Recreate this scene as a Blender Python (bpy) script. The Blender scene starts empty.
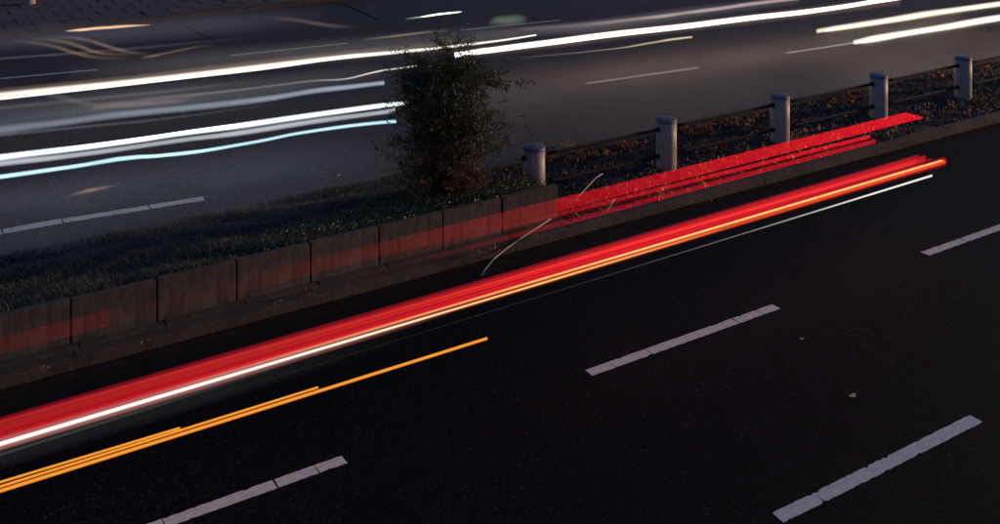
import bpy, bmesh, math, random
import numpy as np
from mathutils import Vector, Matrix
random.seed(7); rng = np.random.default_rng(7)
scene = bpy.context.scene

# ------------------------------------------------------------------ camera
# level camera on a footbridge with a lowered (shifted) lens: verticals stay vertical
F_PX, CX, VX, VY, H = 1050.0, 500.0, 2217.0, -204.0, 6.6
TH = math.atan2(F_PX, VX - CX)                 # heading of the road seen from the bridge
cam_d = bpy.data.cameras.new('camera')
cam_d.sensor_width = 36.0; cam_d.sensor_fit = 'HORIZONTAL'
cam_d.lens = 36.0 * F_PX / 1000.0
cam_d.shift_y = -(262.0 - VY) / 1000.0
cam_d.clip_start = 0.1; cam_d.clip_end = 3000
cam = bpy.data.objects.new('camera', cam_d); scene.collection.objects.link(cam)
cam.location = (0, 0, H); cam.rotation_euler = (math.radians(90), 0, 0)
scene.camera = cam

# ------------------------------------------------------------------ sky and sun (late dusk)
SUN_DIR = Vector((0.92, 0.30, 0.14)).normalized()
elev = math.asin(SUN_DIR.z); azim = math.atan2(SUN_DIR.x, SUN_DIR.y)
w = bpy.data.worlds.new('World'); scene.world = w; w.use_nodes = True
nt = w.node_tree; nt.nodes.clear()
sky = nt.nodes.new('ShaderNodeTexSky'); sky.sky_type = 'NISHITA'; sky.sun_disc = False
sky.sun_elevation = elev; sky.sun_rotation = azim
sky.air_density = 1.0; sky.dust_density = 1.0; sky.ozone_density = 2.5
bg = nt.nodes.new('ShaderNodeBackground'); bg.inputs['Strength'].default_value = 0.078
wo = nt.nodes.new('ShaderNodeOutputWorld')
tint = nt.nodes.new('ShaderNodeMix'); tint.data_type = 'RGBA'; tint.blend_type = 'MULTIPLY'
tint.inputs[0].default_value = 1.0; tint.inputs[7].default_value = (0.86, 0.90, 1.34, 1)     # bluish tint pushed into the sky light
nt.links.new(sky.outputs[0], tint.inputs[6]); nt.links.new(tint.outputs[2], bg.inputs[0]); nt.links.new(bg.outputs[0], wo.inputs[0])
sun_d = bpy.data.lights.new('sun', 'SUN'); sun_d.energy = 2.6; sun_d.angle = math.radians(6)
sun_d.color = (1.0, 0.60, 0.34)
sun = bpy.data.objects.new('sun', sun_d); scene.collection.objects.link(sun)
sun.rotation_euler = SUN_DIR.to_track_quat('Z', 'Y').to_euler()
scene.view_settings.view_transform = 'Standard'; scene.view_settings.look = 'None'
scene.view_settings.gamma = 1.0; scene.view_settings.use_curve_mapping = False
scene.view_settings.exposure = 0.0
scene.render.engine = 'CYCLES'
scene.cycles.transparent_max_bounces = 48

# ------------------------------------------------------------------ geometry helpers
# road frame: u along the road (away to the right), v across it (away from the bridge), z up
CT, ST = math.cos(TH), math.sin(TH)
def W(u, v, z=0.0): return Vector((u*CT - v*ST, u*ST + v*CT, z))
def PX(x, y, z=0.0):                 # photo pixel -> (u, v) on the level plane at height z
    Z = F_PX*(H - z)/(y - VY); X = (x - CX)/F_PX*Z
    return (X*CT + Z*ST, -X*ST + Z*CT)
def PV(x, y, v):                     # photo pixel -> (u, z) on the upright plane at distance v across the road
    dx = (x - CX)/F_PX; t = v/(-dx*ST + CT)
    return (t*(dx*CT + ST), H - t*(y - VY)/F_PX)

def link(o): scene.collection.objects.link(o); return o
def mesh_obj(name, verts, faces, mat, org=(0, 0, 0), parent=None, smooth=False):
    """verts in road frame coordinates (u,v,z); org = road-frame origin of the object."""
    me = bpy.data.meshes.new(name)
    vs = np.asarray(verts, dtype=float) - np.asarray(org, dtype=float)
    me.from_pydata(vs.tolist(), [], faces if isinstance(faces, list) else faces.tolist())
    me.update()
    if smooth: me.shade_smooth()
    if mat: me.materials.append(mat)
    o = link(bpy.data.objects.new(name, me))
    if parent is None:
        o.location = W(*org); o.rotation_euler = (0, 0, TH)
    else:
        po = parent['_org']
        o.parent = parent; o.location = (org[0]-po[0], org[1]-po[1], org[2]-po[2])
    return o
def from_bm(name, bm, mat, org=(0, 0, 0), parent=None, smooth=False):
    me = bpy.data.meshes.new(name); bm.normal_update(); bm.to_mesh(me); bm.free()
    if smooth: me.shade_smooth()
    if mat: me.materials.append(mat)
    o = link(bpy.data.objects.new(name, me))
    if parent is None:
        o.location = W(*org); o.rotation_euler = (0, 0, TH)
    else:
        po = parent['_org']
        o.parent = parent; o.location = (org[0]-po[0], org[1]-po[1], org[2]-po[2])
    return o
def tag(o, label=None, cat=None, group=None, kind=None):
    if label: o['label'] = label
    if cat: o['category'] = cat
    if group: o['group'] = group
    if kind: o['kind'] = kind
    return o
ROOTS = []
def thing(name, org, label, cat, group=None):
    o = link(bpy.data.objects.new(name, None)); o.empty_display_size = 0.2
    o.location = W(*org); o.rotation_euler = (0, 0, TH); o['_org'] = list(org); ROOTS.append(o)
    return tag(o, label, cat, group)
def structure(o):
    o['kind'] = 'structure'; o['_org'] = [0, 0, 0]; ROOTS.append(o); return o

def box_bm(x0, x1, y0, y1, z0, z1, bev=0.0, seg=1, jitter=0.0):
    bm = bmesh.new()
    bmesh.ops.create_cube(bm, size=1.0)
    for v in bm.verts:
        v.co = Vector(((x0+x1)/2 + v.co.x*(x1-x0), (y0+y1)/2 + v.co.y*(y1-y0), (z0+z1)/2 + v.co.z*(z1-z0)))
        if jitter: v.co += Vector([random.uniform(-jitter, jitter) for _ in range(3)])
    if bev: bmesh.ops.bevel(bm, geom=bm.edges[:], offset=bev, segments=seg, affect='EDGES', profile=0.5)
    return bm

# ------------------------------------------------------------------ materials
def new_mat(name):
    m = bpy.data.materials.new(name); m.use_nodes = True
    n = m.node_tree; b = n.nodes['Principled BSDF']
    return m, n, b
def noise(n, scale, detail=4, rough=0.6, vec=None, dims='3D'):
    t = n.nodes.new('ShaderNodeTexNoise'); t.inputs['Scale'].default_value = scale
    t.inputs['Detail'].default_value = detail; t.inputs['Roughness'].default_value = rough
    if vec: n.links.new(vec, t.inputs['Vector'])
    return t
def ramp(n, fac, stops):
    r = n.nodes.new('ShaderNodeValToRGB'); e = r.color_ramp.elements
    while len(e) < len(stops): e.new(0.5)
    for q, (p, c) in zip(e, stops): q.position = p; q.color = (c[0], c[1], c[2], 1)
    n.links.new(fac, r.inputs[0]); return r
def mixc(n, fac, a, b, mode='MIX'):
    m = n.nodes.new('ShaderNodeMix'); m.data_type = 'RGBA'; m.blend_type = mode
    for s, val in ((m.inputs[0], fac), (m.inputs[6], a), (m.inputs[7], b)):
        if hasattr(val, 'links'): n.links.new(val, s)
        elif isinstance(val, (int, float)): s.default_value = val
        else: s.default_value = (val[0], val[1], val[2], 1)
    return m.outputs[2]
def bump(n, b, h, strength, dist):
    k = n.nodes.new('ShaderNodeBump'); k.inputs['Strength'].default_value = strength
    k.inputs['Distance'].default_value = dist
    n.links.new(h, k.inputs['Height']); n.links.new(k.outputs[0], b.inputs['Normal'])
def coord(n, kind='Object'):
    c = n.nodes.new('ShaderNodeTexCoord'); return c.outputs[kind]
def mapping(n, vec, scale):
    m = n.nodes.new('ShaderNodeMapping'); m.inputs['Scale'].default_value = scale
    n.links.new(vec, m.inputs['Vector']); return m.outputs[0]

def mat_asphalt(name, c0, c1, spec, dust):
    m, n, b = new_mat(name); c = coord(n)
    big = noise(n, 0.35, 5, 0.6, mapping(n, c, (0.25, 1.4, 1)))
    base = ramp(n, big.outputs[0], [(0.3, c0), (0.7, c1)])
    vor = n.nodes.new('ShaderNodeTexVoronoi'); vor.inputs['Scale'].default_value = 52
    n.links.new(c, vor.inputs['Vector'])
    grain = ramp(n, vor.outputs['Color'], [(0.0, (0.35, 0.35, 0.38)), (0.62, (1.0, 1.0, 1.0)), (0.80, (2.0, 2.0, 2.1)), (0.90, (5, 5, 5.4))])
    col = mixc(n, 1.0, base.outputs[0], grain.outputs[0], 'MULTIPLY')
    med = noise(n, 34, 2, 0.6, c)
    mr = ramp(n, med.outputs[0], [(0.32, (0.2,)*3), (0.5, (0.85,)*3), (0.66, (2.4,)*3)])
    col = mixc(n, 1.0, col, mr.outputs[0], 'MULTIPLY')
    # lighter worn crumbs of stone, very sparse
    v2 = n.nodes.new('ShaderNodeTexVoronoi'); v2.inputs['Scale'].default_value = 9
    n.links.new(c, v2.inputs['Vector'])
    sp = ramp(n, v2.outputs['Distance'], [(0.0, (1, 1, 1)), (0.05, (1, 1, 1)), (0.075, (0, 0, 0))])
    pick = ramp(n, v2.outputs['Color'], [(0.92, (0, 0, 0)), (0.94, (1, 1, 1))])
    spk = mixc(n, 1.0, sp.outputs[0], pick.outputs[0], 'MULTIPLY')
    col = mixc(n, spk, col, (0.16, 0.14, 0.12))
    if dust:      # grit swept against the median kerb
        sx = n.nodes.new('ShaderNodeSeparateXYZ'); n.links.new(c, sx.inputs[0])
        mp = n.nodes.new('ShaderNodeMapRange'); mp.inputs['From Min'].default_value = 12.0; mp.inputs['From Max'].default_value = 12.9
        n.links.new(sx.outputs['Y'], mp.inputs['Value'])
        dn = noise(n, 6, 6, 0.7, mapping(n, c, (0.5, 1.5, 1)))
        dr = ramp(n, dn.outputs[0], [(0.35, (0, 0, 0)), (0.65, (0.9,)*3)])
        col = mixc(n, mixc(n, 1.0, mp.outputs[0], dr.outputs[0], 'MULTIPLY'), col, (0.035, 0.031, 0.028))
    n.links.new(col, b.inputs['Base Color'])
    rr = ramp(n, big.outputs[0], [(0.3, (0.55,)*3), (0.7, (0.72,)*3)])
    n.links.new(rr.outputs[0], b.inputs['Roughness'])
    b.inputs['Specular IOR Level'].default_value = spec
    fine = noise(n, 48, 3, 0.75, c)
    bump(n, b, fine.outputs[0], 0.9, 0.012)
    return m
def mat_paint(name='road_paint', k=1.0):
    m, n, b = new_mat(name); c = coord(n)
    t = noise(n, 18, 6, 0.75, mapping(n, c, (0.35, 1.6, 1)))
    t2 = noise(n, 110, 3, 0.7, c)
    r = ramp(n, t.outputs[0], [(0.31, (0.03, 0.03, 0.03)), (0.37, (0.55*k, 0.60*k, 0.55*k)), (0.70, (0.80*k, 0.87*k, 0.80*k))])
    g = ramp(n, t2.outputs[0], [(0.25, (0.72,)*3), (0.55, (1.0,)*3)])
    n.links.new(mixc(n, 1.0, r.outputs[0], g.outputs[0], 'MULTIPLY'), b.inputs['Base Color'])
    b.inputs['Roughness'].default_value = 0.75
    bump(n, b, t2.outputs[0], 0.5, 0.004); return m
def mat_concrete(name, c0, c1, stain, sc=3.0, rough=0.9):
    m, n, b = new_mat(name); c = coord(n)
    geo = n.nodes.new('ShaderNodeObjectInfo')
    big = noise(n, sc, 6, 0.65, c)
    fine = noise(n, 70, 4, 0.7, c)
    r = ramp(n, big.outputs[0], [(0.3, c0), (0.68, c1)])
    f = ramp(n, fine.outputs[0], [(0.3, (0.65,)*3), (0.6, (1.05,)*3)])
    col = mixc(n, 1.0, r.outputs[0], f.outputs[0], 'MULTIPLY')
    st = noise(n, 5, 6, 0.7, mapping(n, c, (2.2, 2.2, 0.35)))
    sr = ramp(n, st.outputs[0], [(0.42, (0, 0, 0)), (0.66, (0.9,)*3)])
    col = mixc(n, sr.outputs[0], col, stain)
    per = ramp(n, geo.outputs['Random'], [(0.0, (0.8, 0.8, 0.8)), (1.0, (1.12, 1.08, 1.05))])
    col = mixc(n, 1.0, col, per.outputs[0], 'MULTIPLY')
    n.links.new(col, b.inputs['Base Color']); b.inputs['Roughness'].default_value = rough
    bump(n, b, fine.outputs[0], 0.5, 0.01); return m
def mat_soil(name, c0, c1, sc=25):
    m, n, b = new_mat(name); c = coord(n)
    t = noise(n, sc, 6, 0.75, c)
    r = ramp(n, t.outputs[0], [(0.3, c0), (0.7, c1)])
    n.links.new(r.outputs[0], b.inputs['Base Color']); b.inputs['Roughness'].default_value = 0.95
    bump(n, b, t.outputs[0], 1.0, 0.03); return m
def mat_bollard():
    m, n, b = new_mat('brushed_metal'); c = coord(n)
    t = noise(n, 14, 5, 0.7, mapping(n, c, (1, 1, 0.3))); t2 = noise(n, 60, 4, 0.8, c)
    r = ramp(n, t.outputs[0], [(0.3, (0.20, 0.185, 0.170)), (0.65, (0.34, 0.305, 0.275))])
    s = ramp(n, t2.outputs[0], [(0.2, (0.7, 0.68, 0.66)), (0.5, (1, 1, 1))])
    n.links.new(mixc(n, 1.0, r.outputs[0], s.outputs[0], 'MULTIPLY'), b.inputs['Base Color'])
    b.inputs['Metallic'].default_value = 0.1; b.inputs['Roughness'].default_value = 0.55
    bump(n, b, t2.outputs[0], 0.15, 0.004); return m
def mat_plain(name, col, rough=0.6, metal=0.0):
    m, n, b = new_mat(name); c = coord(n)
    t = noise(n, 30, 4, 0.7, c)
    r = ramp(n, t.outputs[0], [(0.3, tuple(q*0.7 for q in col)), (0.7, tuple(q*1.15 for q in col))])
    n.links.new(r.outputs[0], b.inputs['Base Color'])
    b.inputs['Roughness'].default_value = rough; b.inputs['Metallic'].default_value = metal
    if rough > 0.7: b.inputs['Specular IOR Level'].default_value = 0.15
    return m
def mat_leaf(name, cols, rough=0.6):
    """foliage; a colour is picked for each leaf from a per-face attribute"""
    m, n, b = new_mat(name)
    a = n.nodes.new('ShaderNodeAttribute'); a.attribute_name = 'pick'
    r = ramp(n, a.outputs['Fac'], [(i/(len(cols)-1), c) for i, c in enumerate(cols)])
    n.links.new(r.outputs[0], b.inputs['Base Color']); b.inputs['Roughness'].default_value = rough
    tr = n.nodes.new('ShaderNodeBsdfTranslucent'); n.links.new(r.outputs[0], tr.inputs[0])
    mx = n.nodes.new('ShaderNodeMixShader'); mx.inputs[0].default_value = 0.25
    n.links.new(b.outputs[0], mx.inputs[1]); n.links.new(tr.outputs[0], mx.inputs[2])
    n.links.new(mx.outputs[0], n.nodes['Material Output'].inputs[0]); return m
def mat_light(name, col, strength, wob=0.0):
    """light streak: adds its own light to whatever is behind it; 'glow' runs along the streak"""
    m = bpy.data.materials.new(name); m.use_nodes = True; n = m.node_tree; n.nodes.clear()
    out = n.nodes.new('ShaderNodeOutputMaterial'); e = n.nodes.new('ShaderNodeEmission')
    tr = n.nodes.new('ShaderNodeBsdfTransparent'); ad = n.nodes.new('ShaderNodeAddShader')
    e.inputs[0].default_value = (*col, 1)
    a = n.nodes.new('ShaderNodeAttribute'); a.attribute_name = 'glow'
    mu = n.nodes.new('ShaderNodeMath'); mu.operation = 'MULTIPLY'; mu.inputs[1].default_value = strength
    n.links.new(a.outputs['Fac'], mu.inputs[0])
    n.links.new(mu.outputs[0], e.inputs[1])
    n.links.new(e.outputs[0], ad.inputs[0]); n.links.new(tr.outputs[0], ad.inputs[1])
    n.links.new(ad.outputs[0], out.inputs[0])
    if strength < 0.3: m.cycles.emission_sampling = 'NONE'
    return m

M_ASPH = mat_asphalt('near_dark_asphalt', (0.0028, 0.0028, 0.0034), (0.0070, 0.0068, 0.0074), 0.05, True)
M_ASPH2 = mat_asphalt('far_lit_asphalt', (0.018, 0.0145, 0.0120), (0.031, 0.0252, 0.0212), 0.36, False); M_PAINT = mat_paint(); M_WORN = mat_paint('worn_road_paint', 0.62)  # far asphalt: headlight brightness and warmth put into its colour
M_WALL = mat_concrete('wall_concrete', (0.056, 0.049, 0.041), (0.105, 0.092, 0.076), (0.018, 0.017, 0.015))
M_KERB = mat_concrete('kerb_concrete', (0.034, 0.029, 0.026), (0.072, 0.061, 0.052), (0.016, 0.014, 0.013), 6)
M_SLAB = mat_concrete('slab_concrete', (0.040, 0.034, 0.031), (0.075, 0.064, 0.057), (0.02, 0.018, 0.017), 5)
M_PAVE = mat_concrete('pavement_concrete', (0.055, 0.055, 0.062), (0.095, 0.092, 0.10), (0.035, 0.034, 0.036), 4)
M_SOIL = mat_soil('dark_soil', (0.012, 0.010, 0.008), (0.040, 0.032, 0.025))
M_GRAV = mat_soil('gravel_bed', (0.010, 0.009, 0.009), (0.045, 0.040, 0.036), 40)
M_JOINT = mat_soil('joint_dirt', (0.008, 0.007, 0.006), (0.02, 0.018, 0.015), 40)
M_BOLL = mat_bollard()
M_CAP = mat_plain('bollard_cap_skylit', (0.08, 0.095, 0.13), 0.55, 0.0)  # blue sky light on the tops put into the cap colour
M_RAIL = mat_plain('dark_rail_steel', (0.012, 0.012, 0.015), 0.75, 0.0)
M_BARK = mat_plain('bark', (0.035, 0.025, 0.018), 0.9)
M_STEM = mat_plain('dry_stem', (0.50, 0.46, 0.38), 0.65)

# ------------------------------------------------------------------ the setting
def sheet(name, u0, u1, v0, v1, z, mat, nu=1, nv=1, zf=None):
    us = np.linspace(u0, u1, nu+1); vs = np.linspace(v0, v1, nv+1)
    V = [(a, b, zf(a, b) if zf else z) for b in vs for a in us]
    F = [(j*(nu+1)+i, j*(nu+1)+i+1, (j+1)*(nu+1)+i+1, (j+1)*(nu+1)+i) for j in range(nv) for i in range(nu)]
    return mesh_obj(name, V, F, mat)
V_KERB, V_WALL, V_FARM, V_PAVE = 12.86, 13.26, 15.85, 31.60
structure(sheet('ground', -1500, 1500, -1500, 1500, -0.03, M_SOIL))
road = structure(sheet('road', -160, 220, -4.0, 14.5, 0.0, M_ASPH))
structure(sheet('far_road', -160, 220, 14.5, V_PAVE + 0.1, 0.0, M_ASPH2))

# lane markings: thermoplastic with ragged edges and cracks, child pieces of the road
def dash(u0, u1, v, width, cracks, rag=0.012, cov=None, mat=None):
    """one painted dash broken by cracks into pieces; every piece is a child of the road"""
    cuts = [u0] + list(cracks) + [u1]
    slope = 0.0 if cov is None else cov
    for a, b in zip(cuts[:-1], cuts[1:]):
        n_ = max(3, int((b-a)/0.035)); us = np.linspace(a+0.008, b-0.008, n_)
        top, bot = [], []
        off = random.uniform(-0.006, 0.006)
        for i, q in enumerate(us):
            vv = v + slope*(q-u0)
            jt = random.gauss(0, rag*0.45) - (rag*3 if random.random() < 0.05 else 0)
            jb = random.gauss(0, rag*0.45) - (rag*2 if random.random() < 0.04 else 0)
            top.append((q + off*2, vv + width/2 + min(jt, rag*0.7), 0.004))
            bot.append((q, vv - width/2 - min(jb, rag*0.7), 0.004))
        V = bot + top; F = [(i, i+1, n_+i+1, n_+i) for i in range(n_-1)]
        # small real thickness: skirt on the near edge and ends
        base = len(V); V += [(x, y, 0.0005) for x, y, z in bot + top]
        F += [(i+1, i, base+i, base+i+1) for i in range(n_-1)]
        F += [(n_+i, n_+i+1, base+n_+i+1, base+n_+i) for i in range(n_-1)]
        F += [(0, n_, base+n_, base), (n_-1, base+n_-1, base+2*n_-1, 2*n_-1)]
        mesh_obj('lane_marking', V, F, mat or M_PAINT, (a, v, 0), road)
for k in range(-1, 5):
    u0 = 1.12 + 6.0*k
    dash(u0, u0+3.02, 9.715, 0.135, sorted(u0 + q for q in random.sample([0.35, 0.9, 1.25, 1.8, 2.3, 2.72], 4)), 0.005)
for k in range(-2, 4):
    u0 = 7.16 + 6.0*k
    dash(u0, u0+2.96, 6.86, 0.145, [u0+0.55] if k == 0 else [u0+1.1, u0+2.0], 0.007)
def far_dash(p0, p1, width, cracks=()):
    a = PX(*p0); b = PX(*p1); dash(a[0], b[0], a[1], width, [a[0]+(b[0]-a[0])*c for c in cracks], 0.008, (b[1]-a[1])/(b[0]-a[0]), M_WORN)
far_dash((-60, 243), (62, 221), 0.20, (0.5,)); far_dash((63, 221), (204, 198.5), 0.18, (0.35, 0.6))
far_dash((586, 83.5), (699, 67.5), 0.13); far_dash((786, 53), (905, 35), 0.13)
far_dash((0, 78.5), (98, 69.5), 0.12); far_dash((230, 55.5), (348, 43), 0.12)
far_dash((414, 18), (458, 12.2), 0.12); far_dash((461, 30), (560, 20), 0.12)

M_STRIP = mat_plain('seam_shade_strip', (0.006, 0.006, 0.006), 0.8)
def dark_strip(p0, p1, w_):
    a = PX(*p0); b = PX(*p1); L = math.hypot(b[0]-a[0], b[1]-a[1]); nx, ny = -(b[1]-a[1])/L*w_/2, (b[0]-a[0])/L*w_/2
    bot, top = [], []
    for i in range(13):
        t_ = i/12; x = a[0]+(b[0]-a[0])*t_ + random.gauss(0, .02); y = a[1]+(b[1]-a[1])*t_
        bot.append((x-nx, y-ny, 0.004)); top.append((x+nx, y+ny, 0.004))
    mesh_obj('seam_shade_strip', bot+top, [(i, i+1, 14+i, 13+i) for i in range(12)], M_STRIP, (a[0], a[1], 0), road)
dark_strip((343, 4), (379, 19.5), 0.09); dark_strip((178, 22), (214, 41), 0.06)  # first is a tar seam, second paints a blurred car's shadow edge

# median island: bed, kerb stones, slabs
def bedz(u, v):
    return 0.100 + 0.012*math.sin(3.1*u+v*5)*math.cos(2.3*v-u) + 0.012*math.sin(7*u)*math.sin(9*v)
median = structure(sheet('median_bed', -60, 120, V_KERB+0.16, V_FARM-0.10, 0.105, M_GRAV, 900, 20, bedz))
kb = {}
for i in range(5):
    bm = box_bm(0.0015, 0.9985, 0, 0.235, -0.02, 0.122, 0, 1, 0.003)
    bmesh.ops.bevel(bm, geom=[e for e in bm.edges if abs(e.verts[0].co.x-e.verts[1].co.x) > .5 and e.verts[0].co.z > .05], offset=0.032, segments=5, affect='EDGES')
    me = bpy.data.meshes.new('kerb_stone'); bm.to_mesh(me); bm.free(); me.materials.append(M_KERB); kb[i] = me
def kerb_run(parent, v, u0, u1, flip=False, length=1.0, dz=0.0):
    k = u0
    while k < u1:
        o = link(bpy.data.objects.new('kerb_stone', kb[random.randrange(5)]))
        o.parent = parent
        if flip: o.rotation_euler = (0, 0, math.pi); o.location = (k+length, v + random.uniform(-.005, .005), random.uniform(-.005, .003)+dz)
        else: o.location = (k, v + random.uniform(-.005, .005), random.uniform(-.005, .003)+dz)
        o.scale = (length, 1, 1)
        k += length
kerb_run(median, V_KERB, -3.85, 36, length=1.0)
kerb_run(median, V_FARM, 8.0, 40, flip=True, length=2.0, dz=0.02)
# slabs between kerb and planter wall
for k in range(-3, 9):
    bm = box_bm(0.006, 0.994, 0, V_WALL - V_KERB - 0.245, 0.0, 0.124 + random.uniform(-.004, .003), 0.008, 1, 0.002)
    me = bpy.data.meshes.new('paving_slab'); bm.to_mesh(me); bm.free(); me.materials.append(M_SLAB)
    o = link(bpy.data.objects.new('paving_slab', me)); o.parent = median; o.location = (k + 0.22, V_KERB + 0.243, 0)

# far pavement
pave = structure(sheet('pavement', -60, 120, V_PAVE+0.2, V_PAVE+5.2, 0.10, M_JOINT))
kerb_run(pave, V_PAVE, -4, 24, length=2.0, dz=0.01)
sl = []
for i in range(4):
    bm = box_bm(0.008, 0.742, 0.008, 0.742, 0.0, 0.128, 0.010, 1, 0.003)
    me = bpy.data.meshes.new('paving_slab'); bm.to_mesh(me); bm.free(); me.materials.append(M_PAVE); sl.append(me)
for r in range(6):
    for c in range(32):
        u = -1.0 + c*0.75 + (0.37 if r % 2 else 0); v = V_PAVE + 0.25 + r*0.75
        o = link(bpy.data.objects.new('paving_slab', random.choice(sl))); o.parent = pave
        o.location = (u, v, random.uniform(-0.006, 0.006)); o.rotation_euler = (random.uniform(-.006, .006), random.uniform(-.006, .006), random.uniform(-.008, .008))

# ------------------------------------------------------------------ planter: wall of blocks, soil
wall = thing('planter_wall', (4.0, V_WALL, 0), 'low stained concrete wall of upright blocks along the grassy planter', 'wall')
WT = 0.625
for k in range(-4, 9):
    u0 = k + 0.16
    bm = bmesh.new(); tl = random.uniform(-0.006, 0.010); hz = random.uniform(-0.008, 0.008)
    NX, NZ = 10, 6
    # front grid gives a slightly uneven cast face
    x0, x1 = 0.006, 0.978
    g = [[bm.verts.new((x0+(x1-x0)*i/NX, tl*(j/NZ) + random.gauss(0, .0012), 0.06+(WT+hz-0.06)*j/NZ)) for i in range(NX+1)] for j in range(NZ+1)]
    hb = [[bm.verts.new((x0+(x1-x0)*i/NX, 0.10, 0.06+(WT+hz-0.06)*j/NZ)) for i in range(NX+1)] for j in (0, NZ)]
    for j in range(NZ):
        for i in range(NX): bm.faces.new((g[j][i], g[j][i+1], g[j+1][i+1], g[j+1][i]))
    for i in range(NX):
        bm.faces.new((g[NZ][i], g[NZ][i+1], hb[1][i+1], hb[1][i]))
        bm.faces.new((hb[0][i+1], hb[0][i], hb[1][i], hb[1][i+1]))
    for i, fl in ((0, 0), (NX, 1)):
        col = [g[j][i] for j in range(NZ+1)] + [hb[1][i], hb[0][i]]
        bm.faces.new(col if fl else col[::-1])
    top_e = [e for e in bm.edges if all(abs(v.co.z-(WT+hz)) < 1e-5 for v in e.verts) and all(v.co.y < 0.05 for v in e.verts)]
    end_e = [e for e in bm.edges if abs(e.verts[0].co.x-e.verts[1].co.x) < 1e-6 and e.verts[0].co.x in (x0, x1) and all(v.co.y < 0.05 for v in e.verts) and len(e.link_faces) == 2]
    bmesh.ops.bevel(bm, geom=list(set(top_e)), offset=0.012, segments=2, affect='EDGES')
    from_bm('concrete_block', bm, M_WALL, (u0, V_WALL, 0), wall)
def planterz(u, v):
    t = (v - V_WALL - 0.1)/(16.25 - V_WALL - 0.1)
    h = 0.57*(1-t)**1.0 + 0.0*t
    if u > 8.0: h *= max(0.0, 1 - ((u-8.0)/1.12)**2*max(0, (v-13.6)/2))
    return max(0.02, h + 0.03*math.sin(2.2*u+v*3)*math.sin(1.7*v+u*.6))
structure(sheet('planter_soil', -6, 9.12, V_WALL+0.104, 16.25, 0.5, M_SOIL, 120, 40, planterz))

# ------------------------------------------------------------------ leaf / blade clouds
def pick_attr(me, vals):
    a = me.attributes.new('pick', 'FLOAT', 'FACE'); a.data.foreach_set('value', np.asarray(vals, dtype=np.float32))
def quads(name, C, size, mat, picks, parent=None, org=(0, 0, 0), asp=0.5, up=0.0):
    """cloud of pointed leaf quads at centres C (road frame)"""
    n_ = len(C); A = rng.normal(size=(n_, 3)); A[:, 2] = A[:, 2]*(1-abs(up)) + up
    A /= np.linalg.norm(A, axis=1)[:, None]
    B = np.cross(A, rng.normal(size=(n_, 3))); B /= np.linalg.norm(B, axis=1)[:, None] + 1e-9
    s = np.asarray(size).reshape(-1, 1)
    V = np.stack([C - A*s, C + B*s*asp, C + A*s, C - B*s*asp], 1).reshape(-1, 3)
    F = np.arange(n_*4).reshape(-1, 4)
    o = mesh_obj(name, V, F, mat, org, parent); pick_attr(o.data, picks); return o
def blades(name, base, height, mat, picks, width=0.006, lean=0.5):
    n_ = len(base); a = rng.uniform(0, 2*np.pi, n_)
    d = np.stack([np.cos(a), np.sin(a), np.zeros(n_)], 1); s = np.stack([-np.sin(a), np.cos(a), np.zeros(n_)], 1)
    h = np.asarray(height).reshape(-1, 1); l = rng.uniform(0.05, lean, n_).reshape(-1, 1)
    mid = base + d*h*l*0.35 + np.array([0, 0, 1])*h*0.6; tip = base + d*h*l + np.array([0, 0, 1])*h*(1-0.3*l)
    V = np.stack([base - s*width, base + s*width, mid + s*width*.7, mid - s*width*.7, tip], 1).reshape(-1, 3)
    i = np.arange(n_)*5
    F = [q for k in i.tolist() for q in ((k, k+1, k+2, k+3), (k+3, k+2, k+4))]
    o = mesh_obj(name, V, F, mat); pick_attr(o.data, np.repeat(picks, 2)); return o

M_GRASS = mat_leaf('grass_blades', [(0.038, 0.040, 0.033), (0.068, 0.072, 0.055), (0.066, 0.085, 0.042), (0.20, 0.18, 0.14)])
M_COVER = mat_leaf('ground_cover_leaves', [(0.018, 0.030, 0.012), (0.035, 0.060, 0.020), (0.06, 0.095, 0.03), (0.22, 0.20, 0.11)], 0.4)
M_SHRUB = mat_leaf('shrub_leaves', [(0.010, 0.016, 0.006), (0.023, 0.038, 0.011), (0.048, 0.046, 0.014), (0.105, 0.052, 0.017)])
M_DEAD = mat_leaf('dead_leaves', [(0.10, 0.04, 0.02), (0.21, 0.08, 0.035), (0.33, 0.14, 0.06), (0.48, 0.31, 0.17)], 0.7)
M_PEB = mat_leaf('pebbles', [(0.012, 0.012, 0.012), (0.03, 0.028, 0.026), (0.06, 0.055, 0.05), (0.14, 0.125, 0.11)], 0.6)

N = 110000
u = rng.uniform(-3, 9.1, N); v = V_WALL + 0.11 + (16.5 - V_WALL - 0.11)*rng.uniform(0, 1, N)
clump = 0.5 + 0.5*np.sin(2.7*u + 3*np.sin(1.9*v))*np.sin(3.3*v + 2*np.sin(1.3*u))
keep = rng.uniform(0, 1, N) < 0.35 + 0.65*clump
u, v, clump = u[keep], v[keep], clump[keep]
z = np.array([planterz(a, b) for a, b in zip(u, v)]) - 0.005
hg = (0.04 + 0.085*clump)*rng.uniform(0.5, 1.3, len(u))*np.where(v > 15.7, 0.6, 1.0)
pk = np.clip(0.15 + 0.35*rng.uniform(0, 1, len(u)) + 0.25*clump*(v < 14.4) + (rng.uniform(0, 1, len(u)) < 0.05)*0.6, 0, 1)
tag(blades('grass', np.stack([u, v, z], 1), hg, M_GRASS, pk, 0.0055, 1.1), 'dark rough grass filling the planter behind the concrete wall', 'grass', kind='stuff')
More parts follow.
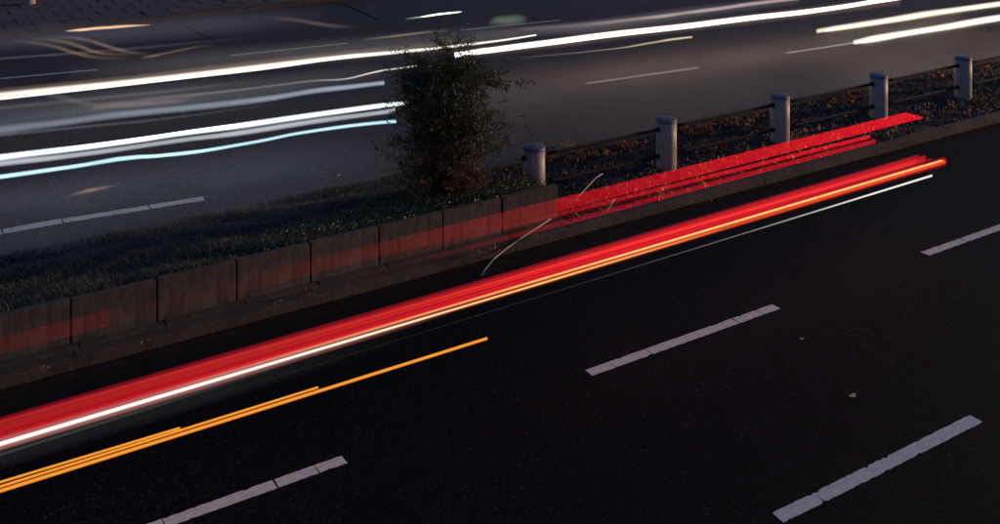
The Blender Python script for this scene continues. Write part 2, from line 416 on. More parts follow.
# leafy ground cover nearest the wall and under the shrub
N = 16000
u = rng.uniform(3.0, 9.05, N); v = V_WALL + 0.08 + np.abs(rng.normal(0, 0.55, N))
keep = rng.uniform(0, 1, N) < np.clip((u-3.8)/4, 0.03, 1); u, v = u[keep], v[keep]
z = np.array([planterz(a, b) for a, b in zip(u, v)]) + rng.uniform(0.0, 0.14, len(u))
tag(quads('ground_cover', np.stack([u, v, z], 1), rng.uniform(0.010, 0.024, len(u)), M_COVER,
          np.clip(rng.beta(2, 3, len(u)) + (rng.uniform(0, 1, len(u)) < 0.02)*0.6, 0, 1), asp=0.6), 'small leaved green ground cover spilling along the wall top', 'plants', kind='stuff')

# gravel and bark crumbs on the open median
N = 26000
u = rng.uniform(9.0, 27, N); v = rng.uniform(V_KERB+0.22, V_FARM-0.26, N)
s = rng.gamma(2.0, 0.004, N) + 0.006
tet = np.array([[-1, -.8, -.4], [1, -.7, -.3], [.1, 1, -.4], [0.1, 0, 0.9]])
rot = rng.uniform(0, 2*np.pi, N); cr, sr = np.cos(rot), np.sin(rot)
st = rng.uniform(0.5, 1.8, (N, 1, 3))*tet[None]*s[:, None, None]
V = np.stack([st[..., 0]*cr[:, None]-st[..., 1]*sr[:, None]+u[:, None], st[..., 0]*sr[:, None]+st[..., 1]*cr[:, None]+v[:, None], st[..., 2]+0.110], -1).reshape(-1, 3)
F = (np.arange(N)[:, None, None]*4 + np.array([[0, 1, 3], [1, 2, 3], [2, 0, 3]])[None]).reshape(-1, 3)
gv = mesh_obj('gravel', V, F, M_PEB); pick_attr(gv.data, np.repeat(rng.beta(1.4, 4.2, N), 3))
tag(gv, 'dark gravel and bark crumbs on the median around the bollards', 'gravel', kind='stuff')
# sparse grass between gravel
N = 5200
u = rng.uniform(9.2, 24, N); v = rng.uniform(V_KERB+0.2, 15.5, N)
tag(blades('sparse_grass', np.stack([u, v, np.full(N, .115)], 1), rng.uniform(0.02, 0.075, N), M_GRASS, rng.uniform(0, 1, N)**1.5, 0.004, 1.0),
    'thin dark grass growing through the gravel of the median', 'grass', kind='stuff')

# fallen leaves: drifts on the median and along the kerb
def litter(name, spots, label):
    C, S = [], []
    for (x, y, n_, sp, z0) in spots:
        uu, vv = PX(x, y, z0)
        for _ in range(n_ if name == 'leaf_litter' else (n_+1)//2):
            C.append((uu + random.gauss(0, sp*1.6), vv + random.gauss(0, sp*0.7), z0 + abs(random.gauss(0.0, 0.03)) + 0.018)); S.append(random.uniform(0.030, 0.068) if name == 'leaf_litter' else random.uniform(0.012, 0.032))
    o = quads(name, np.array(C), S, M_DEAD, rng.beta(2, 2.2, len(C)), asp=0.65)
    return tag(o, label, 'leaves', kind='stuff')
litter('leaf_litter', [(565, 148, 30, .16, .12), (575, 160, 34, .16, .12), (600, 155, 20, .14, .12), (632, 146, 30, .12, .12), (690, 130, 60, .17, .12), (706, 130, 40, .15, .12),
  (737, 124, 50, .12, .12), (750, 118, 26, .14, .12), (765, 130, 30, .12, .12), (717, 148, 26, .14, .12), (790, 138, 22, .12, .12), (697, 176, 22, .10, .12), (655, 172, 16, .14, .12),
  (852, 100, 44, .16, .12), (862, 94, 36, .16, .12), (838, 104, 20, .2, .12), (943, 74, 36, .14, .12), (935, 78, 16, .14, .12), (985, 70, 26, .2, .12), (820, 152, 14, .1, .12),
  (760, 163, 14, .18, .12), (620, 190, 16, .2, .12), (720, 165, 16, .25, .12), (830, 128, 20, .3, .12), (915, 112, 12, .3, .12), (900, 135, 10, .3, .12), (960, 110, 10, .3, .12), (800, 150, 24, .35, .12), (670, 185, 24, .4, .12), (740, 150, 24, .4, .12)],
  'brown fallen leaves drifted on the gravel around the bollards')
litter('leaf_litter', [(580 + 15*i + random.uniform(-6, 6), 214 - 4.05*i + random.uniform(-14, 8), random.randint(2, 7), .07, .12) for i in range(21)],
  'scattered brown leaves on the gravel strip under the red light bands')
litter('kerb_litter', [(36, 374, 22, .05, .14), (44, 370, 14, .05, .14), (137, 346, 16, .05, .14), (316, 292, 26, .06, .14), (271, 308, 10, .05, .14), (424, 251, 5, .03, .14), (480, 254, 26, .07, .14),
  (492, 251, 20, .06, .14), (540, 237, 20, .05, .14), (363, 275, 4, .03, .14), (600, 228, 8, .06, .14), (655, 205, 8, .1, .14), (690, 200, 8, .1, .14), (760, 175, 8, .1, .14), (830, 155, 10, .1, .14)],
  'dry leaf tufts caught in the joints of the near kerb')
M_PALE = mat_leaf('pale_dry_leaf', [(0.5, 0.40, 0.28), (0.72, 0.60, 0.45)], 0.7)
def single_leaf(x, y, s, label, name='fallen_leaf'):
    uu, vv = PX(x, y); a = random.uniform(0, 6.28); V = []; n_ = 8
    for ring, rr in ((0, 0.0), (1, 1.0)):
        for i in range(n_ if ring else 1):
            t = 2*math.pi*i/n_; r = s*rr*(1+0.25*math.cos(3*t)); V.append((uu + r*math.cos(t+a)*1.4, vv + r*math.sin(t+a)*0.9, 0.012 + (0.012*abs(math.sin(2*t)) if ring else 0)))
    F = [(0, 1+i, 1+(i+1) % n_) for i in range(n_)]
    o = mesh_obj(name, V, F, M_PALE, (uu, vv, 0)); pick_attr(o.data, [1.0]*n_); tag(o, label, 'leaf')
single_leaf(853, 397, 0.034, 'pale dry leaf lying alone on the dark near lane')
single_leaf(802, 340, 0.022, 'tiny pale scrap on the asphalt right of the middle lane dash')
single_leaf(339, 176, 0.032, 'small white leaf lying by the grass edge left of the shrub')
single_leaf(118, 239, 0.05, 'pinkish leaf lying in the grass at the far edge of planter')

# ------------------------------------------------------------------ shrub
def tube(path, radii, k=6):
    path = [Vector(p) for p in path]; V, F = [], []
    for i, p in enumerate(path):
        t = (path[min(i+1, len(path)-1)] - path[max(i-1, 0)]).normalized()
        a = t.cross(Vector((0.3, 0.2, 1)) if abs(t.z) < 0.9 else Vector((1, 0, 0))).normalized(); b = t.cross(a)
        for j in range(k):
            q = 2*math.pi*j/k; V.append(tuple(p + (a*math.cos(q) + b*math.sin(q))*radii[i]))
    for i in range(len(path)-1):
        for j in range(k): F.append((i*k+j, i*k+(j+1) % k, (i+1)*k+(j+1) % k, (i+1)*k+j))
    F.append(tuple(range(k))[::-1]); F.append(tuple((len(path)-1)*k+j for j in range(k)))
    return V, F
def shrub():
    v0 = 14.5; u0 = PV(450, 190, v0)[0]; z0 = planterz(u0, v0) - 0.03
    root = thing('feathery_shrub', (u0, v0, z0), 'dark feathery shrub growing in the planter', 'shrub')
    TV, TF, LC = [], [], []
    def add(V, F):
        o = len(TV); TV.extend(V); TF.extend([tuple(i+o for i in f) for f in F])
    for s in range(13):
        a = s*2.4 + 0.5; lean = (0.10, 0.24, 0.40, 0.56, 0.32)[s % 5]
        top = Vector((u0 - 0.05 + lean*math.cos(a)*1.75, v0 + lean*math.sin(a)*1.5, z0 + (2.25 if s == 0 else random.uniform(1.85, 2.4)*(1-0.42*lean))))
        p0 = Vector((u0 + 0.12*math.cos(a), v0 + 0.12*math.sin(a), z0)); path = []
        for i in range(7):
            t = i/6; path.append(p0.lerp(top, t) + Vector((math.sin(t*5+s), math.cos(t*4+s), 0))*0.06*t)
        add(*tube(path, [0.026*(1-0.75*i/6) for i in range(7)], 6))
        for b in range((40, 22, 34, 18, 28)[s % 5]):
            t = random.uniform(0.03, 1.0); base = path[min(6, int(t*6.99))]
            az = random.uniform(0, 6.28); hh = (base.z - z0)/2.5
            ln = random.choice((0.35, 0.5, 0.65, 0.8, 1.15))*random.uniform(.7, 1.1)*(1.0 - 0.62*max(0, hh-0.25))
            dr = Vector((math.cos(az)*1.0 - 0.15*(hh < .5), math.sin(az), random.uniform(-0.25, 0.75)))
            tip = base + dr.normalized()*ln
            if tip.z < z0 + 0.02: tip.z = z0 + 0.02
            pts = [base.lerp(tip, q/4) + Vector((0, 0, -0.12*ln*(q/4)**2)) for q in range(5)]
            add(*tube(pts, [0.007*(1-q/5) for q in range(5)], 4))
            for _ in range(11):     # side sprays with fine leaves
                q = random.uniform(0.12, 1.0); c = base.lerp(tip, q); d2 = (dr*0.6 + Vector((random.gauss(0, 1), random.gauss(0, 1), random.gauss(0.2, .8)))).normalized()*random.uniform(.08, .34)
                for _ in range(16):
                    LC.append(c + d2*random.uniform(0.05, 1.1) + Vector((random.gauss(0, .022), random.gauss(0, .022), random.gauss(0, .022))))
    mesh_obj('trunk', TV, TF, M_BARK, (u0, v0, z0), root)
    C = np.array([tuple(c) for c in LC]); n_ = len(C)
    pk = np.clip(rng.normal(0.45, 0.2, n_) + 0.35*((C[:, 2]-z0) < 0.8), 0, 1)  # lower leaves browner: warm sodium light put into their colour
    quads('crown', C, rng.uniform(0.013, 0.032, n_), M_SHRUB, pk, root, (u0, v0, z0), asp=0.32)
shrub()

# ------------------------------------------------------------------ bollards and rails
BV = 14.42
def lathe(prof, k=28):
    V, F = [], []
    for r, z in prof:
        for j in range(k):
            q = 2*math.pi*j/k; V.append((r*math.cos(q), r*math.sin(q), z))
    for i in range(len(prof)-1):
        for j in range(k): F.append((i*k+j, i*k+(j+1) % k, (i+1)*k+(j+1) % k, (i+1)*k+j))
    F.append(tuple((len(prof)-1)*k+j for j in range(k)))
    return V, F
R = 0.178; HB = 0.865
pm = bpy.data.meshes.new('post'); V, F = lathe([(R, -0.15), (R, 0.4), (R, HB-0.05)]); pm.from_pydata(V, [], F); pm.shade_smooth(); pm.materials.append(M_BOLL)
cm = bpy.data.meshes.new('cap'); V, F = lathe([(R+0.003, HB-0.055), (R+0.003, HB-0.014), (R-0.004, HB-0.004), (R-0.018, HB), (R-0.10, HB+0.008), (0.01, HB+0.010)]); cm.from_pydata(V, [], F); cm.shade_smooth(); cm.materials.append(M_CAP)
sm = bpy.data.meshes.new('rail_socket'); V, F = lathe([(0.043, 0), (0.043, 0.05), (0.034, 0.058)], 16)
sm.from_pydata([(z, y, x) for x, y, z in V], [], F); sm.shade_smooth(); sm.materials.append(M_RAIL)
ZR = (0.70, 0.235)
def bollard(uu, vv, z0, label, group, rails=True):
    t = thing('bollard', (uu, vv, z0), label, 'bollard', group)
    for nm, me in (('post', pm), ('cap', cm)):
        o = link(bpy.data.objects.new(nm, me)); o.parent = t
    if rails:
        for zr in ZR:
            for s in (-1, 1):
                o = link(bpy.data.objects.new('rail_socket', sm)); o.parent = t; o.location = (s*(R-0.012), 0, zr)
                if s < 0: o.rotation_euler = (0, 0, math.pi)
labels = ['round metal bollard half hidden behind the shrub and planter end', 'round metal bollard nearest the planter standing clear of the shrub',
          'round metal bollard second along the open median from the planter', 'round metal bollard beside the tip of the upper red light band',
          'farthest round metal bollard in view near the right edge', 'round metal bollard just outside the right edge']
BV = 14.12
BU = [PV(x, 100, BV)[0] for x in (534, 666.3, 780, 878.5, 963)]; BU.append(2*BU[4]-BU[3])
for q, (uu, lb) in enumerate(zip(BU, labels)):
    bollard(uu, BV, 0.11, lb, 'bollards along the median')
fu, fv = PX(29.5, 4.0, 0.12)
bollard(fu, fv, 0.12, 'round bollard whose foot shows on the far pavement, top left corner', 'far pavement bollards', False)
for zr, nm in ((ZR[0], 'upper'), (ZR[1], 'lower')):
    segs = []
    t = thing('guard_rail', (BU[0], BV, 0), f'{nm} dark steel rail running through the row of median bollards', 'rail', 'rails between the bollards')
    for a, b in zip(BU[:-1], BU[1:]):
        n_ = 8; pth = [(a+R-0.02 + (b-a-2*R+0.04)*i/n_, BV, 0.11+zr - 0.006*math.sin(math.pi*i/n_)) for i in range(n_+1)]
        V, F = tube(pth, [0.029]*(n_+1), 10)
        mesh_obj('rail_bar', V, F, M_RAIL, (a, BV, 0), t, smooth=True)

# ------------------------------------------------------------------ dry stems arching over the kerb
def stem(pts, label, r=0.008):
    """pts: (pixel x, pixel y, v) -> arching double stem"""
    P = [(PV(x, y, vv)[0], vv, PV(x, y, vv)[1]) for x, y, vv in pts]
    t = thing('dry_stem', (P[-1][0], P[-1][1], 0.12), label, 'plant', 'dry stems by the kerb')
    for k in (0, 1):
        q = [(a + k*0.028, b - k*0.01, c + k*0.006*(len(P)-i)) for i, (a, b, c) in enumerate(P)]
        V, F = tube(q, [r*(0.6 + 0.4*i/(len(P)-1)) for i in range(len(P))], 5)
        mesh_obj('stem', V, F, M_STEM, P[-1], t, smooth=True)
stem([(478, 281, 12.45), (484, 271, 12.55), (493, 260, 12.66), (505, 250, 12.78), (517, 241, 12.90), (532, 231, 13.02), (549, 219.5, 13.16)], 'long pale dry stem arching over the kerb at the wall end')
stem([(573, 202, 13.30), (580, 195, 13.42), (587, 187, 13.55), (594, 179, 13.68), (601, 174, 13.78)], 'pale dry stem leaning on the gravel behind the wall end')
stem([(606, 213, 13.10), (609, 207, 13.16), (613, 199, 13.22)], 'short pale stem pair standing beside the kerb in the red glow', 0.007)

# ------------------------------------------------------------------ light trails left by passing vehicles: round rods of light at lamp height
LM = {}
def lmat(col, s):
    k = (col, s)
    if k not in LM: LM[k] = mat_light('light_trail', col, s)
    return LM[k]
def rod(name, P, hh, hw, col, s, glow=None, parent=None, org=None, k=8, sub=4, soft=1, wob=0.0):
    """closed rod along P (u,v,z), half height hh, half width hw (lists or numbers); soft>0 nests dimmer shells"""
    P = np.array(P, dtype=float); n0 = len(P)
    hh = np.full(n0, hh) if np.ndim(hh) == 0 else np.array(hh, float)
    hw = np.full(n0, hw) if np.isscalar(hw) else np.array(hw, float)
    gl = np.ones(n0) if glow is None else np.array(glow, float)
    tt = np.arange(n0); tq = np.linspace(0, n0-1, (n0-1)*sub+1)
    def cr(y):   # Catmull-Rom through the points
        y = np.asarray(y, float); i = np.clip(tq.astype(int), 0, n0-2); f = tq - i
        g = lambda j: y[np.clip(j, 0, n0-1)]
        m0 = (g(i+1)-g(i-1))/2; m1 = (g(i+2)-g(i))/2
        return (2*f**3-3*f**2+1)*g(i)+(f**3-2*f**2+f)*m0+(-2*f**3+3*f**2)*g(i+1)+(f**3-f**2)*m1
    Q = np.stack([cr(P[:, c]) for c in range(3)], 1); hh = np.interp(tq, tt, hh); hw = np.interp(tq, tt, hw); gl = np.interp(tq, tt, gl)
    if wob:
        ph = np.cumsum(rng.normal(0, 1, len(Q))); ph = np.convolve(ph - ph.mean(), np.ones(3)/3, 'same')
        Q[:, 2] += wob*0.35*np.sin(ph) ; hh = hh*(1 + 0.10*np.sin(ph*0.7+1)); gl = gl*(1 + 0.12*np.sin(ph*0.9+2))
    V, G, F = [], [], []
    for sh in range(soft):
        f = 1.0 if soft == 1 else 0.15 + 0.85*((sh+1)/soft); base = len(V)
        for i in range(len(Q)):
            a = Q[min(i+1, len(Q)-1)] - Q[max(i-1, 0)]; a /= np.linalg.norm(a); sd = np.array([-a[1], a[0], 0]); sd /= np.linalg.norm(sd)+1e-9
            for j in range(k):
                q = 2*math.pi*(j+0.5)/k; c_, s_ = math.cos(q), math.sin(q)
                e = 0.55 if soft == 1 else 0.8        # squarish section: even brightness over the band
                V.append(Q[i] + sd*hw[i]*f*math.copysign(abs(c_)**e, c_) + np.array([0, 0, 1])*hh[i]*f*math.copysign(abs(s_)**e, s_)); G.append(gl[i]/soft)
        F += [(base+i*k+j, base+i*k+(j+1) % k, base+(i+1)*k+(j+1) % k, base+(i+1)*k+j) for i in range(len(Q)-1) for j in range(k)]
        F.append(tuple(base+j for j in range(k))[::-1]); F.append(tuple(base+(len(Q)-1)*k+j for j in range(k)))
    # two walls are crossed by every view ray, so each carries half the light
    o = mesh_obj(name, np.array(V), F, lmat(col, s*0.5), org if org is not None else (P[0][0], P[0][1], 0), parent)
    at = o.data.attributes.new('glow', 'FLOAT', 'POINT'); at.data.foreach_set('value', np.array(G, dtype=np.float32))
    return o
def pv_pts(px, v): return [(PV(x, y, v)[0], v, PV(x, y, v)[1]) for x, y in px]
def pz_pts(px, z): return [(*PX(x, y, z), z) for x, y in px]
RED = (1.0, 0.006, 0.018); DRED = (0.75, 0.01, 0.03); YEL = (1.0, 0.55, 0.16); ORG = (1.0, 0.30, 0.02); WHT = (1.0, 0.90, 0.80)

# car in the kerb lane: right rear lamp cluster
VR = 10.36
c0 = PV(0, 436, VR); c1 = PV(943, 161.5, VR)
t = thing('red_tail_light_trail', (c0[0]-1, VR, 0), 'long bright red tail light trail with yellow core beside the kerb', 'light trail')
def line_z(x, y): return PV(x, y, VR)
def lamp_line(name, p0, p1, hh, col, s, glow, dv=0.0, n_=13, soft=1, taper=None):
    a = PV(p0[0], p0[1], VR+dv); b = PV(p1[0], p1[1], VR+dv); q = np.linspace(0, 1, n_)
    P = [(a[0]+(b[0]-a[0])*i, VR+dv, a[1]+(b[1]-a[1])*i) for i in q]
    h = hh if taper is None else hh*np.interp(q, *taper)
    return rod(name, P, h, 0.02, col, s, np.interp(q, *glow), t, sub=2, soft=soft)
lamp_line('red_band', (-60, 445.5), (925, 158.0), 0.055, RED, 0.50, ((0, .3, .55, 1), (.16, .36, 1, 1)), 0, soft=4)
lamp_line('dark_red_band', (-60, 451), (945, 161), 0.072, RED, 0.45, ((0, .3, .6, 1), (.36, .5, 1, 1)), -0.03, soft=3)
lamp_line('red_edge', (-60, 437.5), (918, 156), 0.024, DRED, 0.36, ((0, .4, 1), (.7, .8, 1)), -0.05, soft=2)
for k in range(11):
    px0 = 438.5 + k*1.75 + random.uniform(-.5, .5); px1 = 156.6 + k*0.62
    lamp_line('red_line', (-60, px0), (random.uniform(905, 935), px1 + 2.2), random.choice((.003, .004, .006)), (1, .02 + .05*random.random(), .04), random.uniform(.10, .36), ((0, .3, .7, 1), (.6, .75, .9, .7)), -0.06 - .001*k)
lamp_line('yellow_core', (150, 395.5), (942, 160.3), 0.007, YEL, 1.5, ((0, .25, .5, .95, 1), (.0, .4, .9, 1, .8)), -0.07, soft=2)
lamp_line('orange_glow', (300, 356), (945, 161.5), 0.028, (1, .16, .02), 0.5, ((0, .3, .6, 1), (.0, .5, .8, 1)), -0.075, soft=3)
lamp_line('yellow_core', (150, 401.0), (730, 226.5), 0.006, YEL, 1.1, ((0, .3, .6, .8, 1), (.0, .5, 1, .5, 0)), -0.08, soft=2)
lamp_line('white_core', (-60, 462), (510, 292.5), 0.017, WHT, 1.6, ((0, .45, .62, .8, 1), (1, 1, .75, .35, .0)), -0.10, soft=4, taper=((0, .3, .55, 1), (1, .85, .5, .2)))
lamp_line('white_halo', (-60, 462.5), (450, 310), 0.060, (1.0, 0.42, 0.40), 0.50, ((0, .45, .62, 1), (1, .9, .6, .0)), -0.12, soft=6)
lamp_line('grey_band', (-60, 478), (420, 330), 0.10, (0.6, 0.55, 0.58), 0.014, ((0, .5, 1), (1, 1, .0)), -0.14, soft=4)  # no lamp: sheen of passing chrome built as a faint glow
lamp_line('grey_line', (-60, 473.5), (300, 361), 0.005, (0.6, 0.6, 0.65), 0.05, ((0, .5, 1), (1, 1, .0)), -0.14)
# centre high brake lamp
VB = 11.05
a = PV(-30, 353, VB); b = PV(914, 115.2, VB)
def at_x(x): return (PV(x, 200, VB)[0]-a[0])/(b[0]-a[0])
kx = [-30, 60, 107, 112, 235, 240, 310, 380, 442, 500, 556.5, 558, 660, 740, 830, 906]
P = [(a[0]+(b[0]-a[0])*at_x(x), VB, a[1]+(b[1]-a[1])*at_x(x)) for x in kx]
P.append((P[-1][0] + 0.40, VB, P[-1][2] - 0.066))
o = rod('red_brake_light_trail', P, [0.080]*16 + [0.012], 0.02, RED, 0.66, [.03, .055, .05, .010, .012, .02, .04, .07, .11, .15, .20, .45, .58, .75, .9, 1, 1], sub=1)
tag(o, 'broad flat red light band crossing the block wall and gravel, the upper one', 'light trail')
# left rear lamp of the same car
VL = 11.58
t = thing('red_side_lamp_trail', (PV(560, 230, VL)[0], VL, 0), 'narrower red light band between the upper band and the kerb', 'light trail')
for nm, p0, p1, hh, st in (('upper_streak', (380, 258.5), (869.5, 136.5), .027, .62), ('lower_streak', (380, 271), (875, 141), .030, .40), ('dim_fill', (430, 253.5), (868, 140), .075, .07)):
    a = PV(*p0, VL); b = PV(*p1, VL); q = np.linspace(0, 1, 9)
    P = [(a[0]+(b[0]-a[0])*i, VL, a[1]+(b[1]-a[1])*i) for i in q]
    rod(nm, P, hh, 0.015, RED, st, np.interp(q, (0, .2, .38, .6, .8, 1), (0, .12, .45, .7, .85, 1)), t, (P[0][0], VL, 0), sub=1)
# amber side markers
VO = 10.13
t = thing('amber_light_trail', (PV(0, 492, VO)[0], VO, 0), 'three stepped amber light lines running low over the near lane', 'light trail')
for p0, p1, hh in (((-60, 510), (487, 338.5), 0.014), ((-60, 505.5), (318, 387.5), 0.009), ((-60, 500.5), (180, 428), 0.008)):
    a = PV(*p0, VO); b = PV(*p1, VO); P = [(a[0]+(b[0]-a[0])*i/6, VO, a[1]+(b[1]-a[1])*i/6) for i in range(7)]
    rod('amber_line', P, hh, 0.012, ORG, 0.8, None, t, sub=1)
    rod('amber_core', P, hh*0.4, 0.004, YEL, 0.25, None, t, sub=1)
# thin white line
a = PV(-60, 481, 10.2); b = PV(932, 175.5, 10.2)
P = [(a[0]+(b[0]-a[0])*i/10, 10.2, a[1]+(b[1]-a[1])*i/10) for i in range(11)]
o = rod('thin_white_light_trail', P, [.004, .004, .004, .004, .004, .004, .005, .006, .009, .012, .016], 0.006, (0.95, 0.92, 0.85), 0.9, [.0, .0, .004, .008, .012, .02, .06, .15, .45, 1, 1], sub=2)
tag(o, 'thin white light line just below the red tail light trail', 'light trail')

# far carriageway
def far_trail(name, label, lines, z):
    """lines: (part name, pixels, half height, colour, strength, glow)"""
    first = PX(*lines[0][1][0], z)
    if len(lines) == 1:
        nm, px, hh, col, s, gl = lines[0]
        o = rod(name, pz_pts(px, z), np.array(hh)*1.15, 0.03, col, s, gl, soft=3, wob=.012); return tag(o, label, 'light trail')
    t = thing(name, (*first, 0), label, 'light trail')
    for nm, px, hh, col, s, gl in lines:
        P = pz_pts(px, z); rod(nm, P, np.array(hh)*1.15, 0.03, col, s, gl, t, (P[0][0], P[0][1], 0), soft=7 if np.max(hh) > .08 else 4, wob=.012)
WARM = (1.0, 0.90, 0.78); COOL = (0.86, 0.93, 1.0); CYAN = (0.55, 0.86, 1.0); CREAM = (1.0, 0.86, 0.64)
far_trail('white_headlight_trail', 'long white headlight trail from the left edge passing behind the shrub top', [
  ('white_core', [(-40, 99.5), (0, 95.5), (130, 81.5), (260, 66.5), (340, 57), (380, 53), (440, 47.5), (500, 40.5), (536, 34.8)], [.056, .056, .054, .047, .038, .034, .027, .022, .017], WARM, 1.15, [.9, .9, .9, .9, .95, 1, 1, 1, 1]),
  ('bright_rim', [(-40, 102.5), (0, 98.5), (130, 84), (260, 69), (340, 58.5), (440, 49)], .022, (1, .92, .82), 1.6, [1, 1, 1, 1, .8, 0]),
  ('soft_edge', [(-40, 97), (0, 93), (130, 79), (260, 64), (380, 50.5), (470, 42)], .085, (1, .7, .55), 0.12, [1, 1, 1, 1, .8, 0])], 0.7)
far_trail('wide_white_headlight_trail', 'brightest white headlight trail running to the top edge right of the shrub', [
  ('white_core', [(455, 54.5), (480, 51.2), (500, 48.8), (560, 41), (620, 33.2), (690, 25.5), (750, 18), (800, 12.5), (840, 7), (890, -1), (960, -11)], [.05, .055, .055, .058, .06, .058, .058, .055, .05, .05, .05], (1, .88, .76), 4.0, None),
  ('added_hot_line', [(470, 52.5), (560, 41), (620, 33.2), (690, 25.5), (750, 18), (840, 7), (960, -11)], .022, (1, .68, .42), 24.0, [.3, .8, 1, 1, 1, 1, 1]),  # overbright core added inside the trail to light the road warm
  ('soft_edge', [(470, 54), (560, 42), (620, 34), (750, 19), (840, 8), (900, 0)], .13, (1, .62, .50), 0.10, [.3, 1, 1, 1, 1, .6])], 0.7)
far_trail('pink_headlight_trail', 'soft wavy pinkish light trail above the brightest white one', [
  ('pink_core', [(520, 29), (580, 25), (630, 19.5), (665, 15.5), (690, 12), (720, 8.5), (750, 4), (800, -2)], .05, (1, .72, .66), 0.42, [.1, .2, .5, .8, .8, 1, 1, 1]),
  ('grey_band', [(460, 38), (520, 32), (600, 25), (690, 13), (800, -1)], .16, (.8, .75, .78), 0.085, [0, .6, 1, .8, .5])], 0.7)
far_trail('short_yellow_trail', 'short thin yellowish light line under the brightest white trail', [
  ('line', [(520, 58), (568, 53.3), (600, 50), (625, 47), (650, 43), (672, 39.3), (692, 37)], [.012, .012, .014, .016, .02, .024, .022], (1, .78, .52), 0.62, [.05, .15, .3, .5, .8, 1, 1])], 0.6)
far_trail('thin_curved_trail', 'thin curved white line ending left of the shrub', [
  ('line', [(140, 99), (200, 94), (260, 87), (310, 81), (345, 79), (375, 71.8), (395, 68.8), (416, 66)], [.03, .03, .025, .02, .014, .014, .014, .014], (1, .90, .78), 0.75, [.05, .1, .12, .14, .5, 1, 1, 1])], 0.6)
far_trail('grey_blue_trail', 'dim blurred grey blue light band ending left of the shrub', [
  ('band', [(-40, 135), (0, 130.5), (60, 122.5), (130, 113.5), (200, 106.5), (260, 99.5), (315, 90.5), (350, 86.5), (384, 82.5)], [.075, .075, .07, .062, .06, .055, .055, .05, .045], (.72, .84, 1.0), 0.45, [.4, .45, .5, .5, .5, .6, .8, .9, 1]),
  ('halo', [(-40, 128), (60, 116), (130, 107), (260, 94), (330, 84)], .13, (.7, .76, .9), 0.05, [1, 1, 1, .7, 0])], 0.75)
far_trail('double_white_trail', 'double bluish white headlight trail ending in the shrub', [
  ('white_core', [(-40, 162.5), (0, 157.5), (65, 149.5), (130, 141), (190, 132), (250, 124.3), (310, 115.5), (375, 106.5), (408, 103)], [.045, .045, .042, .038, .042, .045, .042, .04, .04], COOL, 1.6, None),
  ('added_hot_line', [(-40, 162), (65, 149), (190, 131.6), (310, 115.1), (396, 104)], .016, (.62, .78, 1.0), 14.0, [1, 1, 1, .8, .3]),  # overbright cool core added to light the road at left
  ('grey_band', [(-40, 169), (0, 163.5), (65, 156), (130, 147.5), (190, 139), (250, 131.3), (310, 122), (375, 113), (395, 110)], .045, (.78, .82, .9), 0.55, None)], 0.7)
far_trail('cyan_light_trail', 'thin pale cyan light trail, lowest on the far road', [
  ('core', [(-40, 182.5), (0, 176.8), (65, 167.5), (130, 157.5), (156, 155.8), (200, 151), (260, 141), (300, 133), (350, 125.5), (396, 121.3)], [.034, .034, .032, .03, .026, .026, .026, .026, .028, .032], CYAN, 1.2, None)], 0.7)
far_trail('cream_headlight_trail', 'upper of two cream headlight trails at the right edge', [
  ('core', [(817, 31), (840, 27.5), (880, 21.5), (940, 12), (1000, 3.5), (1060, -4)], [.060, .076, .080, .082, .085, .085], CREAM, 1.35, [.8, 1, 1, 1, 1, 1]),
  ('added_hot_line', [(826, 30), (880, 21.8), (940, 12.3), (1060, -4)], .020, (1, .70, .40), 5.0, None),  # extra warm core added to light the road
  ('soft_edge', [(830, 30), (880, 22), (940, 13), (1060, -4)], .11, (1, .7, .4), .10, None)], 0.7)
far_trail('cream_headlight_trail', 'lower of two cream headlight trails at the right edge', [
  ('core', [(854, 42.2), (870, 39.5), (900, 34), (950, 26), (1000, 17.5), (1060, 9)], [.052, .076, .080, .080, .082, .082], (1, .90, .74), 1.5, [.8, 1, 1, 1, 1, 1]),
  ('added_hot_line', [(862, 41.2), (900, 34.4), (950, 26.3), (1060, 9)], .022, (1, .72, .46), 9.0, None),  # extra warm core, added for its light on the road
  ('soft_edge', [(866, 41), (900, 35), (950, 27), (1060, 9)], .11, (1, .7, .4), .10, None)], 0.7)
far_trail('grey_smear_trail', 'wide faint grey smears of passing cars across the far lanes at left', [
  ('band', [(-40, 43), (100, 33), (230, 22), (330, 14)], .30, (.75, .75, .95), .040, [.8, 1, .8, 0]),
  ('band', [(60, 76), (180, 64), (300, 54), (430, 42), (520, 34)], .26, (.95, .85, .78), .045, [0, .8, 1, 1, .3]),
  ('band', [(-40, 116), (60, 106), (200, 92), (330, 78), (400, 70)], .24, (.85, .82, .90), .050, [.8, 1, 1, .7, 0]),
  ('band', [(-40, 205), (80, 190), (220, 168), (360, 148)], .30, (.62, .66, 1.0), .020, [1, 1, .8, 0]),
  ('line', [(-40, 61), (60, 54), (150, 47), (260, 36)], .03, (.8, .8, .9), .05, [1, 1, .6, 0]),
  ('line', [(-40, 112), (60, 101.5), (160, 92), (260, 80)], .03, (.85, .8, .8), .06, [1, .6, 1, 0]),
  ('line', [(-40, 140), (60, 129), (160, 119), (280, 103)], .025, (.8, .85, 1), .06, [1, 1, .7, 0])], 0.8)
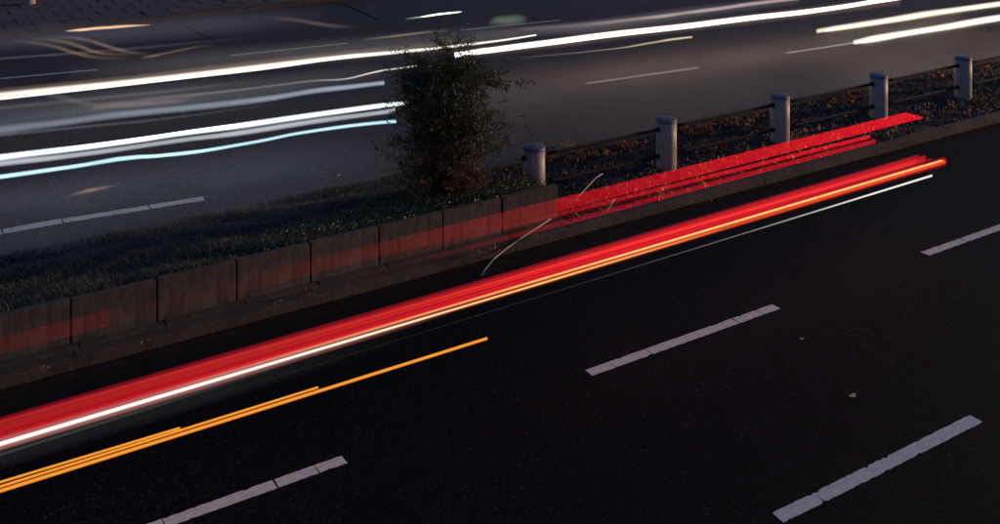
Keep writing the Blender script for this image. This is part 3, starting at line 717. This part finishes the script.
# brownish glints of bodywork on the far left
far_trail('orange_glint_trail', 'short pale orange glint lying along the far kerb', [
  ('streak', [(66, 31), (78, 30), (96, 28), (112, 27), (130, 25.8), (150, 24.8)], [.012, .03, .04, .035, .03, .01], (1, .62, .38), .95, [.4, 1, 1, .9, .8, .2])], 0.6)
far_trail('curved_brown_trail', 'three S-curved brownish light streaks at the top left', [
  ('streak', [(10, 40), (30, 42.5), (48, 45), (66, 50), (84, 55), (100, 57.5), (130, 58)], .04, (1, .62, .38), .11, [0, .4, .6, 1, .9, .4, 0]),
  ('streak', [(25, 38.5), (48, 39.5), (66, 42), (82, 47), (96, 52), (112, 54), (135, 54)], .04, (1, .62, .38), .12, [0, .3, .7, 1, .9, .4, 0]),
  ('streak', [(45, 37), (70, 37.5), (88, 40), (104, 45), (120, 50), (136, 53), (150, 53)], .04, (1, .62, .38), .12, [0, .4, .7, 1, .9, .4, 0]),
  ('streak', [(140, 58), (152, 56), (168, 52.5), (184, 49), (200, 46.5), (216, 45)], .03, (1, .62, .38), .14, [0, 1, .7, .5, .3, 0])], 0.8)
far_trail('faint_brown_trail', 'faint brownish smear between the two left white trails', [
  ('streak', [(90, 108), (105, 106), (125, 104.5), (150, 103), (175, 101), (195, 97)], .06, (1, .66, .5), .10, [.2, .8, 1, .9, .6, .0]),
  ('streak', [(25, 91), (45, 94), (65, 98), (85, 103), (105, 105)], .05, (.9, .75, .65), .05, [0, .8, 1, .9, 0])], 0.6)
far_trail('small_orange_glint', 'small blurred orange glint below the cyan trail', [
  ('streak', [(66, 196), (78, 193), (90, 190.5), (104, 187.5), (118, 185)], [.01, .02, .026, .02, .01], (1, .62, .42), .2, [0, .5, 1, .6, 0])], 0.4)
far_trail('curved_brown_trail', 'pair of dim brown streaks left of the greenish glow', [
  ('streak', [(265, 17), (290, 19), (315, 23), (335, 26), (355, 27)], .05, (1, .68, .46), .07, [0, .6, 1, .8, 0]),
  ('streak', [(360, 40), (395, 36), (425, 32), (450, 30)], .025, (1, .8, .55), .16, [0, 1, .8, 0])], 0.8)
far_trail('green_smear_trail', 'short greenish smear of light above the shrub', [
  ('band', [(488, 24), (496, 20.5), (508, 20), (520, 19), (527, 20)], [.06, .11, .13, .13, .08], (.75, 1, .72), .11, [0, .8, 1, .7, 0]),
  ('line', [(405, 19), (420, 16.8), (440, 14), (462, 11.5)], .016, (.9, 1, .62), 7.0, [0, .06, 1, .02])], 0.7)  # thin line made overbright to light the asphalt greenish

for r in ROOTS:
    if '_org' in r: del r['_org']
